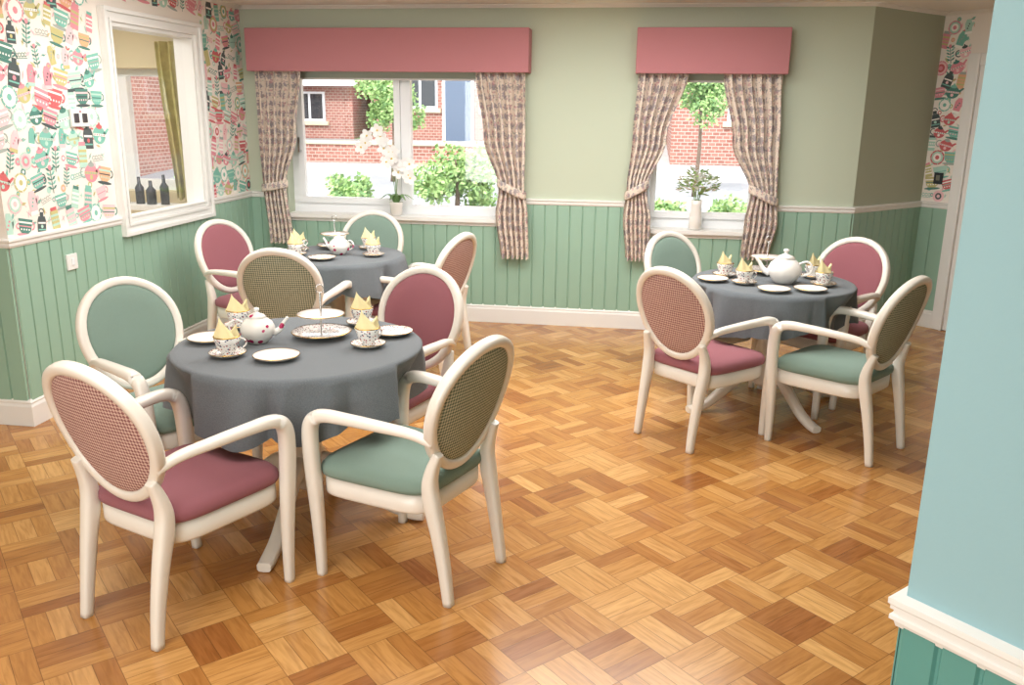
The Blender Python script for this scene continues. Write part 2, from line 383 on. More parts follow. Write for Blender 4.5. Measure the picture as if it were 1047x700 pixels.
def curtain(keys,n,name='curtain',m='curt',yc=YB-.09,band=True,tie=None):
    b=B(); cols=n*10; rows=[]
    K=sorted(keys,key=lambda k:-k[0]); NR=56
    for i in range(NR+1):
        z=K[0][0]+(K[-1][0]-K[0][0])*i/NR
        for a,c in zip(K,K[1:]):
            if a[0]>=z>=c[0]-1e-6: break
        t=(a[0]-z)/(a[0]-c[0]); t=t*t*(3-2*t); xl=a[1]+(c[1]-a[1])*t; xr=a[2]+(c[2]-a[2])*t; am=a[3]+(c[3]-a[3])*t
        row=[]
        for j in range(cols+1):
            u=j/cols; ph=2*math.pi*n*u
            row.append(Vector((xl+(xr-xl)*u+.006*math.sin(ph*2+z*3),yc+am*math.sin(ph+.3*math.sin(z*4+j*.05)),z+ (.012*math.sin(ph) if i==NR else 0))))
        rows.append(row)
    R=b.grid(rows,m)
    uvl=b.bm.loops.layers.uv.new('UVMap'); W=abs(K[0][2]-K[0][1])*1.9
    idx={}
    for i,r in enumerate(R):
        for j,v in enumerate(r): idx[v]=(j/cols*W,K[0][0]-i/NR*(K[0][0]-K[-1][0]))
    for f in b.bm.faces:
        for l in f.loops: l[uvl].uv=idx[l.vert]
    if band:
        z,xl,xr,sl=tie; c=(xl+xr)/2; w=(xr-xl)/2+.012
        nf=len(b.bm.faces); P=[Vector((c+w*math.cos(2*math.pi*k/24),yc+.055*math.sin(2*math.pi*k/24),z+sl*math.cos(2*math.pi*k/24))) for k in range(24)]
        b.sweep(P,.012,.065,m,up=Vector((0,0,1)),closed=True,n=8)
        b.bm.faces.ensure_lookup_table()
        for f in b.bm.faces[nf:]:
            for l in f.loops: l[uvl].uv=(l.vert.co.x*1.3+.02,l.vert.co.z)
    return b.done(name,fixn=False)
curtain([(2.0,-3.11,-2.72,.03),(1.5,-3.10,-2.78,.03),(1.08,-3.09,-2.90,.024),(.62,-3.07,-2.86,.03)],6,tie=(1.08,-3.09,-2.90,.02))
curtain([(2.0,-1.32,-.93,.03),(1.5,-1.25,-.92,.034),(1.10,-1.13,-.93,.022),(.9,-1.16,-.90,.03),(.56,-1.12,-.89,.03)],6,tie=(1.10,-1.13,-.93,-.05))
curtain([(2.0,-.08,.29,.03),(1.5,-.10,.15,.034),(1.12,-.13,.02,.022),(.9,-.15,.06,.03),(.58,-.12,.06,.03)],6,tie=(1.12,-.13,.02,.05))
curtain([(2.0,.54,.96,.03),(1.5,.64,.98,.034),(1.10,.80,.99,.022),(.9,.77,1.01,.03),(.62,.76,.96,.03)],6,tie=(1.10,.80,.99,-.05))
curtain([(2.2,-3.95,-3.62,.03),(.95,-3.86,-3.66,.03)],4,m='olive',band=False)
b=B()
def fr(o0,o1,x0,x1):
    y0,y1,z0,z1=MO
    b.box((x0,y0-o1,z0-o1),(x1,y1+o1,z0-o0),'white'); b.box((x0,y0-o1,z1+o0),(x1,y1+o1,z1+o1),'white'); b.box((x0,y0-o1,z0-o0),(x1,y0-o0,z1+o0),'white'); b.box((x0,y1+o0,z0-o0),(x1,y1+o1,z1+o0),'white')
fr(0,.08,XL,XL+.03); fr(.055,.08,XL+.03,XL+.05); fr(-.025,0.0,XL-.12,XL+.02); fr(0,.02,XL+.03,XL+.04)
b.box((XL-.06,MO[0],MO[2]),(XL-.055,MO[1],MO[3]),'glass')
bevel(b.done('window_4'),.005)
b=B()
b.box((-4.9,YB-.36,.88),(-3.7,YB-.14,.92),'white')
for x in (-4.88,-3.78): b.box((x,YB-.34,0),(x+.06,YB-.16,.88),'white')
b.done('side_shelf')
for i,(x,hh,r) in enumerate([(-4.1,.22,.035),(-4.0,.19,.04),(-3.88,.24,.035),(-4.25,.17,.05)]):
    b=B(); b.lathe([(r,0),(r,hh*.6),(r*.4,hh*.75),(r*.35,hh)],'dark',seg=14); b.done('glass_bottle',loc=(x,YB-.25,.92))
b=B(); b.box((0,-.045,-.045),(.012,.045,.045),'white'); b.box((.012,-.012,-.02),(.018,.012,.02),'upvc'); bevel(b.done('light_switch',loc=(XL+.012,4.46,.83)),.003)
b=B(); b.box((0,-.08,-.05),(.014,.08,.05),'white')
for s in (-.038,.038): b.box((.014,s-.022,-.028),(.018,s+.022,.024),'dark')
b.box((.014,-.006,.028),(.018,.006,.04),'pelmet')
bevel(b.done('wall_socket',loc=(XL+.004,4.69,1.63)),.003)
# ---------------------------------------------------------------- wallpaper motifs
PAL={'pk':(228,150,160),'lp':(242,200,202),'tl':(128,190,174),'dt':(84,134,122),'bk':(80,90,90),'rd':(208,106,108),'ol':(200,192,134),'wh':(250,246,238),'mint':(184,218,202),'or':(230,180,142),'gy':(168,176,168)}
for k,v in PAL.items(): M['wp_'+k]=mat('wallpaper_ink_'+k,v,.8)
class WP:
    def __init__(s,b,T,lim): s.b=b; s.T=T; s.lim=lim
    def poly(s,pts,m,c,sc,rot,lay):
        cr,sr=math.cos(rot),math.sin(rot); V=[]; a0,a1,z0,z1=s.lim
        for x,y in pts:
            X=c[0]+sc*(x*cr-y*sr); Y=c[1]+sc*(x*sr+y*cr); X=min(max(X,a0),a1); Y=min(max(Y,z0),z1)
            V.append(s.b.v(s.T(X,Y,.0006+lay*.0004)))
        f=s.b.face(V,'wp_'+m)
        if f and f.calc_area()<1e-7: s.b.bm.faces.remove(f)
def circ(cx,cy,r,n=18,ry=None,a0=0,a1=2*math.pi):
    ry=ry or r; return [(cx+r*math.cos(a0+(a1-a0)*i/n),cy+ry*math.sin(a0+(a1-a0)*i/n)) for i in range(n if a1-a0>6.2 else n+1)]
def rect(x0,y0,x1,y1): return [(x0,y0),(x1,y0),(x1,y1),(x0,y1)]
def ringm(L,cx,cy,r,w,m,a0,a1,lay):
    n=8
    for i in range(n):
        t0=a0+(a1-a0)*i/n;t1=a0+(a1-a0)*(i+1)/n
        L.append(([(cx+r*math.cos(t0),cy+r*math.sin(t0)),(cx+(r+w)*math.cos(t0),cy+(r+w)*math.sin(t0)),(cx+(r+w)*math.cos(t1),cy+(r+w)*math.sin(t1)),(cx+r*math.cos(t1),cy+r*math.sin(t1))],m,lay))
def motif(k):
    R=random.choice; c1=R(['pk','tl','dt','rd','mint','lp','pk','tl','lp','mint','ol','or']); c2=R(['wh','lp','ol','mint','wh']); c3=R(['bk','dt','rd','tl','pk','gy'])
    L=[]
    if k=='cup':
        ringm(L,.42,.02,.12,.07,c3,-1.6,1.6,0)
        L+=[([(-.45,.3),(.45,.3),(.36,-.2),(.2,-.33),(-.2,-.33),(-.36,-.2)],c1,1),(rect(-.43,.1,.43,.18),c2,2),(rect(-.39,-.05,.39,.0),c3,2),(circ(0,-.4,.5,16,.07),c3,0)]
        for i in range(4): L.append((circ(-.24+.16*i,-.16,.045,8),c2,2))
    elif k=='pot':
        ringm(L,-.46,.02,.17,.07,c3,1.2,5.1,0)
        L+=[(circ(0,0,.42,20,.36),c1,1),([(.3,-.12),(.66,.28),(.58,.34),(.3,.12)],c1,1),(circ(0,.34,.2,12,.1),c3,2),(circ(0,.46,.06,10),c3,2),(rect(-.4,-.04,.4,.06),c2,2),(circ(0,-.16,.1,8),c2,2)]
        for i in range(5): L.append((circ(-.3+.15*i,.01,.035,8),c3,3))
    elif k=='plate':
        L+=[(circ(0,0,.42),c1,1),(circ(0,0,.34),c2,2),(circ(0,0,.24),c3 if random.random()<.3 else 'wh',3),(circ(0,0,.12),c1,4)]
        for i in range(8): L.append((circ(.38*math.cos(i*.785),.38*math.sin(i*.785),.03,6),c2,2))
    elif k=='lantern':
        L+=[([(-.22,.3),(.22,.3),(.3,.1),(.3,-.5),(-.3,-.5),(-.3,.1)],'bk',1),(rect(-.26,-.05,.26,.03),'wh',2),(rect(-.26,-.36,.26,-.3),'tl',2),(rect(-.12,.3,.12,.5),'bk',1),(circ(0,-.18,.09,10),c1,3)]
        ringm(L,0,.5,.14,.05,'bk',0,3.14,0)
    elif k=='jar':
        L+=[(rect(-.25,-.5,.25,.35),c1,1),(rect(-.2,.35,.2,.5),c3,1),(rect(-.25,-.3,.25,-.2),c2,2),(rect(-.25,.1,.25,.2),c2,2)]
        for i in range(4): L.append((circ(-.18+.12*i,-.05,.05,8),c2,2))
    elif k=='sprig':
        L.append((rect(-.02,-.5,.02,.4),'dt',1))
        for i in range(5):
            y=-.35+.17*i
            for s in (-1,1): L.append(([(0,y),(s*.12,y+.12),(s*.25,y+.14),(s*.15,y+.02)],'tl' if i%2 else 'dt',1))
        L.append((circ(0,.45,.1,10),'pk',2))
    elif k=='mitt':
        L+=[([(-.2,-.45),(.2,-.45),(.25,.2),(.12,.45),(-.1,.45),(-.22,.2)],c1,1),([(.2,-.1),(.4,.15),(.32,.25),(.18,.12)],c1,1),(rect(-.22,-.45,.22,-.3),c2,2)]
        for i in range(3): L.append((circ(-.06+.06*i,-.1+.13*i,.045,8),c3,2))
    elif k=='script':
        for i in range(4): ringm(L,-.3+.2*i,0,.07,.035,c3,.5,5.8,1)
        L.append((rect(-.4,-.17,.4,-.14),c3,1))
    elif k=='dot':
        L+=[(circ(0,0,.4,10),c1,0),(circ(0,0,.2,8),c2,1)]
    elif k=='leaf':
        L+=[([(-.5,0),(0,.2),(.5,0),(0,-.2)],R(['tl','mint','ol','lp']),0),(rect(-.5,-.02,.5,.02),c3,1)]
    return L
def wallpaper(name,T,s0,s1,z0,z1,skip,step=.122,sc0=.13):
    b=B(); w=WP(b,T,(s0+.002,s1-.002,z0,z1)); z=z0+.05; r=0; pos=[]
    while z<z1:
        s=s0+.03+(r%2)*step*.5
        while s<s1:
            if not skip(s,z):
                k=random.choice(['cup','cup','pot','pot','cup','pot','plate','lantern','jar','sprig','mitt','jar','plate','mitt','script','cup'])
                sc=sc0*random.uniform(.85,1.15); rot=random.uniform(-.3,.3)
                c=(s+random.uniform(-.012,.012),z+random.uniform(-.012,.012))
                j=random.uniform(0,.9)
                for pts,m,lay in motif(k): w.poly(pts,m,c,sc,rot,lay+1+j)
            for ds,dz in ((step*.5,0),(step*.25,step*.45)):
                if not skip(s+ds,z+dz):
                    for pts,m,lay in motif(random.choice(['dot','leaf','leaf'])): w.poly(pts,m,(s+ds,z+dz),random.uniform(.035,.055),random.uniform(0,3),lay*.3)
            s+=step
        z+=step*.9; r+=1
    b.done(name,fixn=False)
wallpaper('wallpaper_pattern_left',lambda s,z,o:(XL+o,s,z),4.0,YB,ZD+.03,ZC-.025,lambda s,z: MO[0]-.155<s<MO[1]+.155 and MO[2]-.155<z<MO[3]+.155)
wallpaper('wallpaper_pattern_right',lambda s,z,o:(PE[0]+dr.x*s+nr.x*o,PE[1]+dr.y*s+nr.y*o,z),0.0,.24,ZD+.03,ZC-.025,lambda s,z:False,.11,.125)
# ---------------------------------------------------------------- chair
def chair_mesh(seatm,weavem):
    b=B(); tilt=math.radians(16.5); O=Vector((0,-.306,.703)); A=Vector((1,0,0)); Bv=Vector((0,-math.sin(tilt),math.cos(tilt))); Nn=Vector((0,math.cos(tilt),math.sin(tilt)))
    def ov(ph,k,off=0,ka=None):
        s,c=math.sin(ph),math.cos(ph); x=k*.226*s*(1+.07*c); z=(ka or k)*.240*c
        return O+A*x+Bv*z+Nn*(off+.40*x*x)
    N=48
    b.sweep([ov(2*math.pi*i/N,1) for i in range(N)],.040,.044,'cream',up=[Nn]*N,closed=True,n=14,ex=3.2)
    for sgn,mm,h0 in ((1,seatm,.018),(-1,weavem,.010)):
        rows=[]
        for k,hh in ((.93,.0),(.91,.5),(.84,.85),(.6,1),(.3,1.06),(.02,1.08)):
            rows.append([ov(2*math.pi*i/N,k,sgn*(.006+h0*hh)) for i in range(N)])
        R=b.grid(rows,mm,closed=True); b.face(R[-1],mm,True)
    for s in (-1,1):
        P=catmull([(s*.182,-.318,0),(s*.180,-.300,.13),(s*.182,-.276,.27),(s*.186,-.254,.38),(s*.188,-.248,.45),(s*.188,-.260,.51),(s*.184,-.282,.57)],5)
        n=len(P); b.sweep(P,lerpl([.036,.042,.048,.054,.054,.046,.034],n),lerpl([.036,.042,.050,.058,.052,.042,.030],n),'cream',up=Vector((0,1,0)),n=12,ex=3.5)
        P=catmull([(s*.204,-.276,.608),(s*.222,-.20,.636),(s*.250,-.08,.650),(s*.268,.06,.656),(s*.274,.14,.654),(s*.275,.19,.636),(s*.273,.214,.591),(s*.268,.220,.50),(s*.262,.218,.38),(s*.256,.214,.25),(s*.252,.212,.10),(s*.250,.212,0)],5)
        n=len(P)
        b.sweep(P,lerpl([.034,.044,.050,.052,.052,.052,.052,.052,.050,.045,.038,.034],n),lerpl([.030,.034,.037,.040,.046,.052,.056,.057,.055,.048,.040,.034],n),'cream',up=[Vector((0,.35,1)).normalized() if q<n*.42 else Vector((0,-1,.25)).normalized() for q in range(n)],n=12,ex=3.0)
    def se(ph,k,z,ex=5.5):
        c,s=math.cos(ph),math.sin(ph); y=.240*math.copysign(abs(s)**(2/ex),s); hw=.215+(y+.240)/.48*.036
        return Vector((k*hw*math.copysign(abs(c)**(2/ex),c),k*y-.0,z))
    NN=64
    def rings(L,m):
        rows=[[se(2*math.pi*i/NN,k,z) for i in range(NN)] for k,z in L]; R=b.grid(rows,m,closed=True); b.face(R[0][::-1],m); b.face(R[-1],m,True)
    rings([(.90,.325),(.965,.327),(.975,.335),(.975,.402),(.9,.404)],'cream')
    rings([(.96,.398),(1.01,.404),(1.025,.418),(1.015,.437),(.96,.453),(.85,.462),(.6,.470),(.3,.474),(.02,.475)],seatm)
    bmesh.ops.recalc_face_normals(b.bm,faces=b.bm.faces[:])
    me=bpy.data.meshes.new('dining_chair'); b.bm.to_mesh(me); b.bm.free()
    for m in b.mats: me.materials.append(M[m])
    return me
CM=chair_mesh('mauve','weavem'); CG=chair_mesh('green','weaveg')
def chair(me,x,y,fx,fy): return inst('dining_chair',me,(x,y,0),math.atan2(-fx,fy))
chair(CM,-1.54,2.60,.36,.933)
chair(CG,-.84,2.93,-.93,.366)
chair(CG,-2.00,3.34,.88,-.45)
chair(CM,-1.165,3.74,-.36,-.93)
chair(CG,-2.04,4.83,-.10,.99)
chair(CM,-2.56,5.43,.94,-.34)
chair(CG,-2.02,5.98,.0,-1)
chair(CM,-1.46,5.42,-.96,.28)
chair(CM,.38,4.60,.67,.74)
chair(CG,1.05,4.57,-.78,.62)
chair(CG,.42,5.42,.7,-.71)
chair(CM,1.13,5.42,-.66,-.75)
# ---------------------------------------------------------------- tables
ZT=.76
def table(x,y,r,seed,rot,posts=()):
    e=bpy.data.objects.new('dining_table',None); S.collection.objects.link(e); e.location=(x,y,0); e.rotation_euler[2]=rot
    b=B()
    b.lathe([(.0,.725),(r-.03,.725),(r-.01,.735),(r-.01,.752),(0,.752)],'cream',seg=48,cap=False)
    b.done('table_top',parent=e)
    b=B()
    b.lathe([(.10,.725),(.10,.70),(.06,.69),(.05,.64),(.066,.60),(.068,.56),(.048,.52),(.052,.40),(.075,.30),(.08,.26),(.07,.20),(.07,.15),(.03,.12)],'cream',seg=24)
    for i in range(4):
        a=math.pi/4+i*math.pi/2; d=Vector((math.cos(a),math.sin(a),0)); u=Vector((-d.y,d.x,0))
        P=catmull([d*.03+Vector((0,0,.25)),d*.12+Vector((0,0,.235)),d*.24+Vector((0,0,.15)),d*.36+Vector((0,0,.065)),d*.46+Vector((0,0,.028)),d*.51+Vector((0,0,.022))],5)
        n=len(P); b.sweep(P,lerpl([.05,.05,.05,.055,.06,.055],n),lerpl([.09,.085,.065,.05,.042,.038],n),'cream',n=10,ex=3.5)
    b.done('pedestal',parent=e)
    rnd=random.Random(seed); K=rnd.choice([9,10,11]); ph=[rnd.uniform(0,6.28) for _ in range(6)]
    b=B(); N=240; rows=[]
    for k in (.02,.3,.6,.85,.95): rows.append([Vector((k*r*math.cos(2*math.pi*i/N),k*r*math.sin(2*math.pi*i/N),ZT)) for i in range(N)])
    for t in [0,.02,.05,.1,.18,.28,.4,.52,.64,.76,.88,1.0]:
        row=[]
        for i in range(N):
            a=2*math.pi*i/N
            drop=(.212+.024*math.sin(4*a+ph[0])+.014*math.sin(3*a+ph[1]))*t
            aa=K*a+ph[2]+.9*math.sin(2*a+ph[3])
            w=(1-abs(math.sin(aa/2))**.8*2)+.35*math.sin((2*K-3)*a+ph[4])
            amp=.060*min(1,t*1.2)*(.75+.4*math.sin(3*a+ph[5]))
            if t<=.02: rr=r*(.985 if t==0 else 1.0)+.004; z=ZT-(.0005 if t==0 else .008)
            else: rr=r+.012+.026*t-amp*w*.75; z=ZT-.008-drop+.014*t*w
            # the hanging skirt is pushed inwards where a chair arm presses against it
            wa=a+rot
            for pa,pr in posts:
                dd=math.atan2(math.sin(wa-pa),math.cos(wa-pa))
                if abs(dd)<.5 and z<.745:
                    lim=pr+ (abs(dd)/.5)**2*.16; rr=min(rr,max(lim,r+.004-.10*min(1,t*1.5)))
            row.append(Vector((rr*math.cos(a),rr*math.sin(a),z)))
        rows.append(row)
    R=b.grid(rows,'cloth',closed=True,flip=True); b.face(R[0],'cloth',True)
    b.done('tablecloth',parent=e)
    return e
def posts_for(x,y,chairs):
    out=[]
    for cx_,cy_,fx,fy in chairs:
        l=math.hypot(fx,fy); fx/=l; fy/=l
        for s in (-1,1):
            px=cx_+fx*.22+s*.275*fy; py=cy_+fy*.22-s*.275*fx
            out.append((math.atan2(py-y,px-x),math.hypot(px-x,py-y)-.04))
    return out
table(-1.37,3.25,.50,1,-.74,posts_for(-1.37,3.25,[(-1.54,2.60,.36,.933),(-.84,2.93,-.93,.366)])); table(.77,5.10,.455,5,-.30,posts_for(.77,5.10,[(.38,4.60,.67,.74),(1.05,4.57,-.78,.62)])); table(-2.0,5.44,.44,9,.3)
# ---------------------------------------------------------------- tableware
def mk(name,fn):
    b=B(); fn(b); bmesh.ops.recalc_face_normals(b.bm,faces=b.bm.faces[:]); me=bpy.data.meshes.new(name); b.bm.to_mesh(me); b.bm.free()
    for m in b.mats: me.materials.append(M[m])
    return me
def cupf(m):
    def f(b):
        b.lathe([(.020,0),(.024,.002),(.022,.008),(.034,.022),(.042,.045),(.046,.066),(.044,.067),(.040,.045),(.032,.022),(.004,.012)],m,seg=28)
        b.lathe([(.0455,.064),(.0468,.067),(.0435,.068)],'gold',seg=28,cap=False)
        P=[(.043+.022*math.sin(t),0,.04+.018*math.cos(t)) for t in [math.pi*i/10 for i in range(11)]]
        b.sweep(P,.006,.006,m,up=Vector((0,1,0)),n=8,ex=2)
    return f
def saucerf(m,r=.072):
    def f(b):
        b.lathe([(r*.4,0),(r*.45,.003),(r*.7,.006),(r*.97,.017),(r,.019),(r*.98,.020),(r*.68,.010),(r*.4,.007),(.002,.007)],m,seg=32)
        b.lathe([(r*.985,.0185),(r*1.006,.0195),(r*.975,.0215)],'gold',seg=32,cap=False)
    return f
def napf(b):
    for (ox,oy,lean,h,w,rot) in ((-.006,-.004,-.15,.115,.046,.0),(.012,.006,.30,.090,.038,.5)):
        for side in (-1,1):
            rows=[]
            for i in range(9):
                t=i/8; ww=w*(.5+1.4*t if t<.35 else .99*(1-t)/.65)+.0015; row=[]
                for j in range(9):
                    u=j/8*2-1; X=ww*u; Y=side*(.012*(1-abs(u))*(1-t*.7)+.001)+.006*math.sin(u*6)*(1-t)
                    c,s=math.cos(rot),math.sin(rot)
                    row.append(Vector((ox+X*c-Y*s+lean*h*t*t,oy+X*s+Y*c,h*t-.01*abs(u)*t)))
                rows.append(row)
            b.grid(rows,'napkin')
cupA=mk('teacup',cupf('floral1')); cupP=mk('teacup',cupf('floral2')); sA=mk('saucer',saucerf('floral1')); sP=mk('saucer',saucerf('floral2')); pl=mk('side_plate',saucerf('china',.09)); plf=mk('side_plate',saucerf('floral2',.09)); nap=mk('folded_napkin',napf)
def setting(x,y,rot=0,pat=1,n=True,z=ZT):
    inst('saucer',sP if pat else sA,(x,y,z+.001),rot); inst('teacup',cupP if pat else cupA,(x,y,z+.010),rot,scale=1.1)
    if n: inst('folded_napkin',nap,(x,y,z+.042),rot*.2)
def potmesh(m,s):
    def f(b):
        pr=[(.035,0),(.045,.003),(.06,.02),(.078,.05),(.08,.075),(.068,.10),(.045,.118),(.04,.122),(.043,.126),(.03,.136),(.012,.143),(.008,.150),(.014,.158),(.012,.166),(.002,.169)]
        b.lathe([(r*s,z*s) for r,z in pr],m,seg=32)
        P=catmull([(.07*s,0,.045*s),(.10*s,0,.06*s),(.118*s,0,.09*s),(.14*s,0,.118*s)],5); n=len(P)
        b.sweep(P,lerpl([.036*s,.026*s,.018*s,.014*s],n),lerpl([.036*s,.026*s,.018*s,.014*s],n),m,up=Vector((0,1,0)),n=10,ex=2)
        P=catmull([(-.066*s,0,.10*s),(-.10*s,0,.112*s),(-.125*s,0,.09*s),(-.115*s,0,.055*s),(-.075*s,0,.04*s)],5)
        b.sweep(P,.011*s,.011*s,m,up=Vector((0,1,0)),n=8,ex=2)
    return f
pot1=mk('teapot',potmesh('floral1',.88)); pot2=mk('teapot',potmesh('china',1.18))
def stand(b):
    for r,z in ((.125,.02),(.10,.095)):
        b.lathe([(.03,z-.012),(r*.6,z-.006),(r,z+.006),(r,z+.009),(r*.6,z-.001),(.002,z-.004)],'floral2' if z<.09 else 'china',seg=36)
        b.lathe([(r*.99,z+.006),(r*1.01,z+.008),(r*.98,z+.0105)],'gold',seg=36,cap=False)
    b.lathe([(.035,0),(.035,.006),(.004,.012),(.004,.19),(.003,.195)],'silver',seg=12)
    P=[(.016*math.cos(t),0,.21+.018*math.sin(t)) for t in [2*math.pi*i/16 for i in range(16)]]
    b.sweep(P,.005,.005,'silver',up=Vector((0,1,0)),closed=True,n=6,ex=2)
st=mk('cake_stand',stand)
setting(-1.57,3.02,.4); setting(-1.73,3.45,2.,1); setting(-1.08,3.26,1.,1); setting(-1.22,3.61,2.6,1)
inst('side_plate',pl,(-1.37,3.02,ZT+.001)); inst('side_plate',pl,(-1.75,3.22,ZT+.001)); inst('side_plate',plf,(-1.04,3.47,ZT+.001))
inst('teapot',pot1,(-1.545,3.24,ZT+.001),.35); inst('cake_stand',st,(-1.32,3.37,ZT+.001),.4)
setting(.59,4.96,.3); setting(.50,5.18,1.8); setting(1.03,5.00,.9); setting(1.02,5.24,2.2)
inst('teapot',pot2,(.82,5.04,ZT+.001),2.9); inst('side_plate',pl,(.73,4.78,ZT+.001)); inst('side_plate',pl,(.42,5.02,ZT+.001)); inst('side_plate',pl,(.93,4.83,ZT+.001))
inst('cake_stand',st,(.76,5.34,ZT+.001),.2)
setting(-2.24,5.33,.3); setting(-1.74,5.42,1.8); setting(-2.30,5.52,.9); setting(-1.86,5.70,2.2)
inst('teapot',pot1,(-1.98,5.44,ZT+.001),2.9); inst('side_plate',plf,(-2.02,5.22,ZT+.001)); inst('side_plate',pl,(-2.22,5.13,ZT+.001))
inst('cake_stand',st,(-2.10,5.69,ZT+.001),.2)
# ---------------------------------------------------------------- plants on sills
def orchid():
    rr=random.Random(4)
    b=B(); b.lathe([(.035,0),(.045,.01),(.055,.10),(.058,.11),(.05,.11),(.045,.09),(.002,.09)],'china',seg=24)
    for i in range(7):
        a=i*.9; d=Vector((math.cos(a),math.sin(a)*.5,0)); P=catmull([d*.01+Vector((0,0,.09)),d*.07+Vector((0,0,.17)),d*.15+Vector((0,0,.13))],4); n=len(P)
        b.sweep(P,lerpl([.012,.055,.004],n),lerpl([.003,.003,.002],n),'leafd',n=6,ex=2)
    for (dx,top) in ((-.15,.66),(-.02,.50),(.09,.42)):
        P=catmull([(0,0,.09),(dx*.1,0,.25),(dx*.4,-.01,top*.85),(dx,-.03,top),(dx*1.6,-.05,top-.09)],6); b.sweep(P,.006,.006,'leafd',n=6,ex=2,up=Vector((0,1,0)))
        for k in range(7):
            c=P[-1-k*2]+Vector((rr.uniform(-.03,.03),-.03,rr.uniform(-.03,.03)))
            for q in range(5):
                a=2*math.pi*q/5+k; d=Vector((math.cos(a),-.25,math.sin(a))); s=Vector((-math.sin(a),0,math.cos(a))); g=1.35
                V=[c,c+d*.018*g+s*.018*g,c+d*.036*g+s*.012*g,c+d*.042*g,c+d*.036*g-s*.012*g,c+d*.018*g-s*.018*g]
                b.face([b.v(p) for p in V],'petal')
            b.blob(c+Vector((0,-.008,0)),.008,'yellow',6,5)
    b.done('potted_orchid',loc=(-2.0,YB+.015,.856),fixn=False)
orchid()
def vaseplant():
    b=B(); b.lathe([(.035,0),(.05,.01),(.048,.08),(.040,.19),(.047,.23),(.041,.23),(.034,.15),(.002,.14)],'china',seg=24)
    for i in range(230):
        a=random.uniform(0,6.28); r=random.uniform(0,.14); z=.33+random.uniform(-.07,.15)*(1-r*4)
        c=Vector((r*math.cos(a),r*math.sin(a)*.45,z)); d=Vector((math.cos(a),math.sin(a)*.5,random.uniform(-.3,.8))).normalized(); s=d.cross(Vector((0,.5,1))).normalized()
        L=random.uniform(.035,.065); m='leaf' if i%2 else 'petal'
        b.face([b.v(p) for p in (c,c+d*L*.5+s*L*.3,c+d*L,c+d*L*.5-s*L*.3)],m)
    for i in range(10):
        a=i*.63; b.sweep([(0,0,.15),(.04*math.cos(a),.03*math.sin(a),.33)],.004,.004,'leafd',n=5,ex=2)
    b.done('flower_vase',loc=(.41,YB+.02,.816),fixn=False)
vaseplant()
# ---------------------------------------------------------------- outside
def zg(y): return -.35 if y<9 else -.35+(y-9)*.062
b=B(); V=[b.v(p) for p in ((-40,7.2,-.35),(40,7.2,-.35),(40,9,-.35),(-40,9,-.35))]; b.face(V,'kerb')
prev=[V[3],V[2]]
for ye,m in ((10.3,'kerb'),(10.9,'grass'),(12.2,'kerb'),(19,'asphalt'),(27,'kerb'),(60,'grass')):
    nx=[b.v((-40,ye,zg(ye))),b.v((40,ye,zg(ye)))]; b.face([prev[0],prev[1],nx[1],nx[0]],m); prev=nx
b.done('ground',fixn=False)
def house(x0,x1,y,zh,wins,name='brick_house',doors=()):
    b=B(); z0=zg(y)-.1; z1=z0+zh; b.box((x0,y,z0),(x1,y+7,z1),'brick')
    for wx,wz,ww,wh in wins:
        b.box((wx-ww/2,y-.06,wz-wh/2),(wx+ww/2,y+.02,wz+wh/2),'upvc')
        b.box((wx-ww/2+.07,y-.07,wz-wh/2+.07),(wx-.04,y-.05,wz+wh/2-.07),'dark'); b.box((wx+.04,y-.07,wz-wh/2+.07),(wx+ww/2-.07,y-.05,wz+wh/2-.07),'dark')
        b.box((wx-ww/2-.1,y-.1,wz-wh/2-.12),(wx+ww/2+.1,y,wz-wh/2),'beige')
    for dx in doors:
        b.box((dx-.5,y-.06,z0),(dx+.5,y+.02,z0+2.2),'upvc'); b.box((dx-.4,y-.08,z0),(dx+.4,y-.05,z0+2.08),'carblue')
    for ya,yb_ in ((y-.4,y+3.5),(y+7.4,y+3.5)):
        V=[b.v(p) for p in ((x0-.3,ya,z1-.05),(x1+.3,ya,z1-.05),(x1+.3,yb_,z1+2.4),(x0-.3,yb_,z1+2.4))]; b.face(V,'roof')
    b.box((x0-.3,y-.45,z1-.2),(x1+.3,y-.35,z1),'upvc')
    b.done(name)
house(-22,-9.2,27,1.9,[(-12.5,1.75,1.2,.9),(-10.6,1.75,1.0,.9)])
house(-8.6,-1.0,27,5.2,[(-7.0,2.2,1.1,.95),(-4.5,2.2,1.1,.95),(-2.6,2.2,.9,.95)],doors=(-5.8,))
house(.6,12,22,5.2,[(2.4,2.0,1.,1.0),(6,2.0,1.1,1.0)])
house(-26,-11.0,16,4.4,[(-12.6,1.9,1.2,1.0)])
b=B(); b.box((-14,21.0,zg(21)-.1),(-.6,21.25,zg(21)+.45),'brick'); b.box((-14,20.95,zg(21)+.45),(-.6,21.3,zg(21)+.52),'beige'); b.done('garden_wall')
def leafquad(b,rr,c,lo,hi,m):
    d=Vector((rr.uniform(-1,1),rr.uniform(-1,1),rr.uniform(-1,1))).normalized(); s=d.orthogonal().normalized(); L=rr.uniform(lo,hi)
    b.face([b.v(p) for p in (c,c+d*L*.5+s*L*.35,c+d*L,c+d*L*.5-s*L*.35)],m)
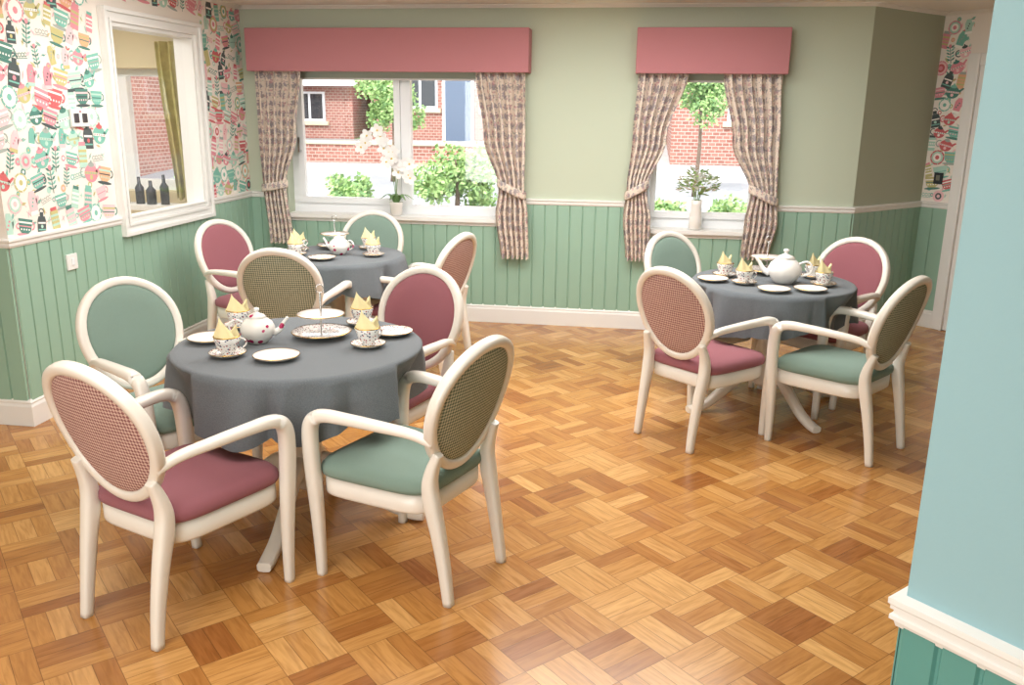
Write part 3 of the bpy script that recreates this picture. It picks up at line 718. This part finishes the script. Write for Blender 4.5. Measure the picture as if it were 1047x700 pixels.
def tree(x,y,h,r,n,name='garden_tree',seed=1,m='leaf'):
    rr=random.Random(seed); b=B(); P=catmull([(0,0,0),(.05,0,h*.4),(0,.05,h*.8)],4); b.sweep(P,lerpl([.10,.07,.04],len(P)),lerpl([.10,.07,.04],len(P)),'bark',up=Vector((0,1,0)),n=8,ex=2)
    cl=[(rr.uniform(-.6,.6)*r,rr.uniform(-.6,.6)*r,h-r*.9+rr.uniform(-.6,.6)*r,r*rr.uniform(.3,.55)) for _ in range(11)]
    for i in range(n):
        cx_,cy_,cz_,q=rr.choice(cl); a=rr.uniform(0,6.28); ph=math.acos(rr.uniform(-1,1)); q*=rr.uniform(.5,1.1)
        c=Vector((cx_+q*math.sin(ph)*math.cos(a),cy_+q*math.sin(ph)*math.sin(a),cz_+q*math.cos(ph)))
        leafquad(b,rr,c,.05,.10,m if rr.random()<.7 else 'leafd')
    b.done(name,loc=(x,y,zg(y)),fixn=False)
tree(-5.3,18,2.3,.7,3500,seed=1); tree(-2.9,13.2,1.35,.65,3800,'garden_shrub',2); tree(-1.95,14.8,1.65,.75,4200,'garden_shrub',8); tree(-4.6,13.2,.75,.35,1800,'garden_shrub',4)
tree(.95,17,2.5,.6,3200,seed=3); tree(1.2,11.5,.8,.42,2200,'garden_shrub',5); tree(.3,12.0,.7,.4,1800,'garden_shrub',6); tree(-7.4,13.8,1.0,.45,1600,'garden_shrub',7)
b=B()
for i in range(46):
    x=-5.9+i*.2; b.box((x,10.3,zg(10.3)),(x+.045,10.34,.32),'upvc')
b.box((-5.9,10.34,.24),(3.3,10.37,.30),'upvc'); b.box((-5.9,10.34,-.12),(3.3,10.37,-.06),'upvc'); b.done('garden_fence')
# ---------------------------------------------------------------- light
w=bpy.data.worlds.new('sky'); S.world=w; w.use_nodes=True; bg=w.node_tree.nodes['Background']
bg.inputs[0].default_value=(.92,.96,1,1); bg.inputs[1].default_value=3.6
sun=bpy.data.lights.new('sun','SUN'); sun.energy=3.2; sun.angle=.03; so=bpy.data.objects.new('sun',sun); S.collection.objects.link(so); so.rotation_euler=(math.radians(48),0,math.radians(-25))
def area(name,loc,size,e,col=(1,.985,.965),rot=(0,0,0)):
    l=bpy.data.lights.new(name,'AREA'); l.energy=e; l.size=size; l.color=col; o=bpy.data.objects.new(name,l); S.collection.objects.link(o); o.location=loc; o.rotation_euler=rot
area('overhead_fill_front',(-1.1,1.8,2.44),1.8,42); area('overhead_fill_mid',(-.1,4.9,2.44),1.8,80); area('overhead_fill_left',(-2.0,4.6,2.44),1.4,44); area('overhead_fill_rear',(-1.2,-.4,2.44),1.5,26)  # unseen overhead fills added to light the room, no fittings behind them
area('side_room_fill',(-4.3,5.6,2.44),.8,32)  # fill added to brighten the side room seen through the opening
area('fill_behind_camera',(-2.2,-1.9,1.5),2.2,92,(.97,.99,1),(math.radians(90),0,0))  # unseen fill added behind the camera
# ---------------------------------------------------------------- camera
f,pi_,ya,ro=879.0169,.2635,.1483,.0124
fwd=Vector((-math.sin(ya)*math.cos(pi_),math.cos(ya)*math.cos(pi_),-math.sin(pi_))); right=Vector((math.cos(ya),math.sin(ya),0)); up=right.cross(fwd)
r2=right*math.cos(ro)+up*math.sin(ro); u2=-right*math.sin(ro)+up*math.cos(ro)
cam=bpy.data.cameras.new('camera'); co=bpy.data.objects.new('camera',cam); S.collection.objects.link(co)
mt=Matrix((r2,u2,-fwd)).transposed().to_4x4(); mt.translation=Vector((0,0,1.7)); co.matrix_world=mt
cam.sensor_width=36; cam.lens=f/1047*36; cam.clip_start=.05; S.camera=co
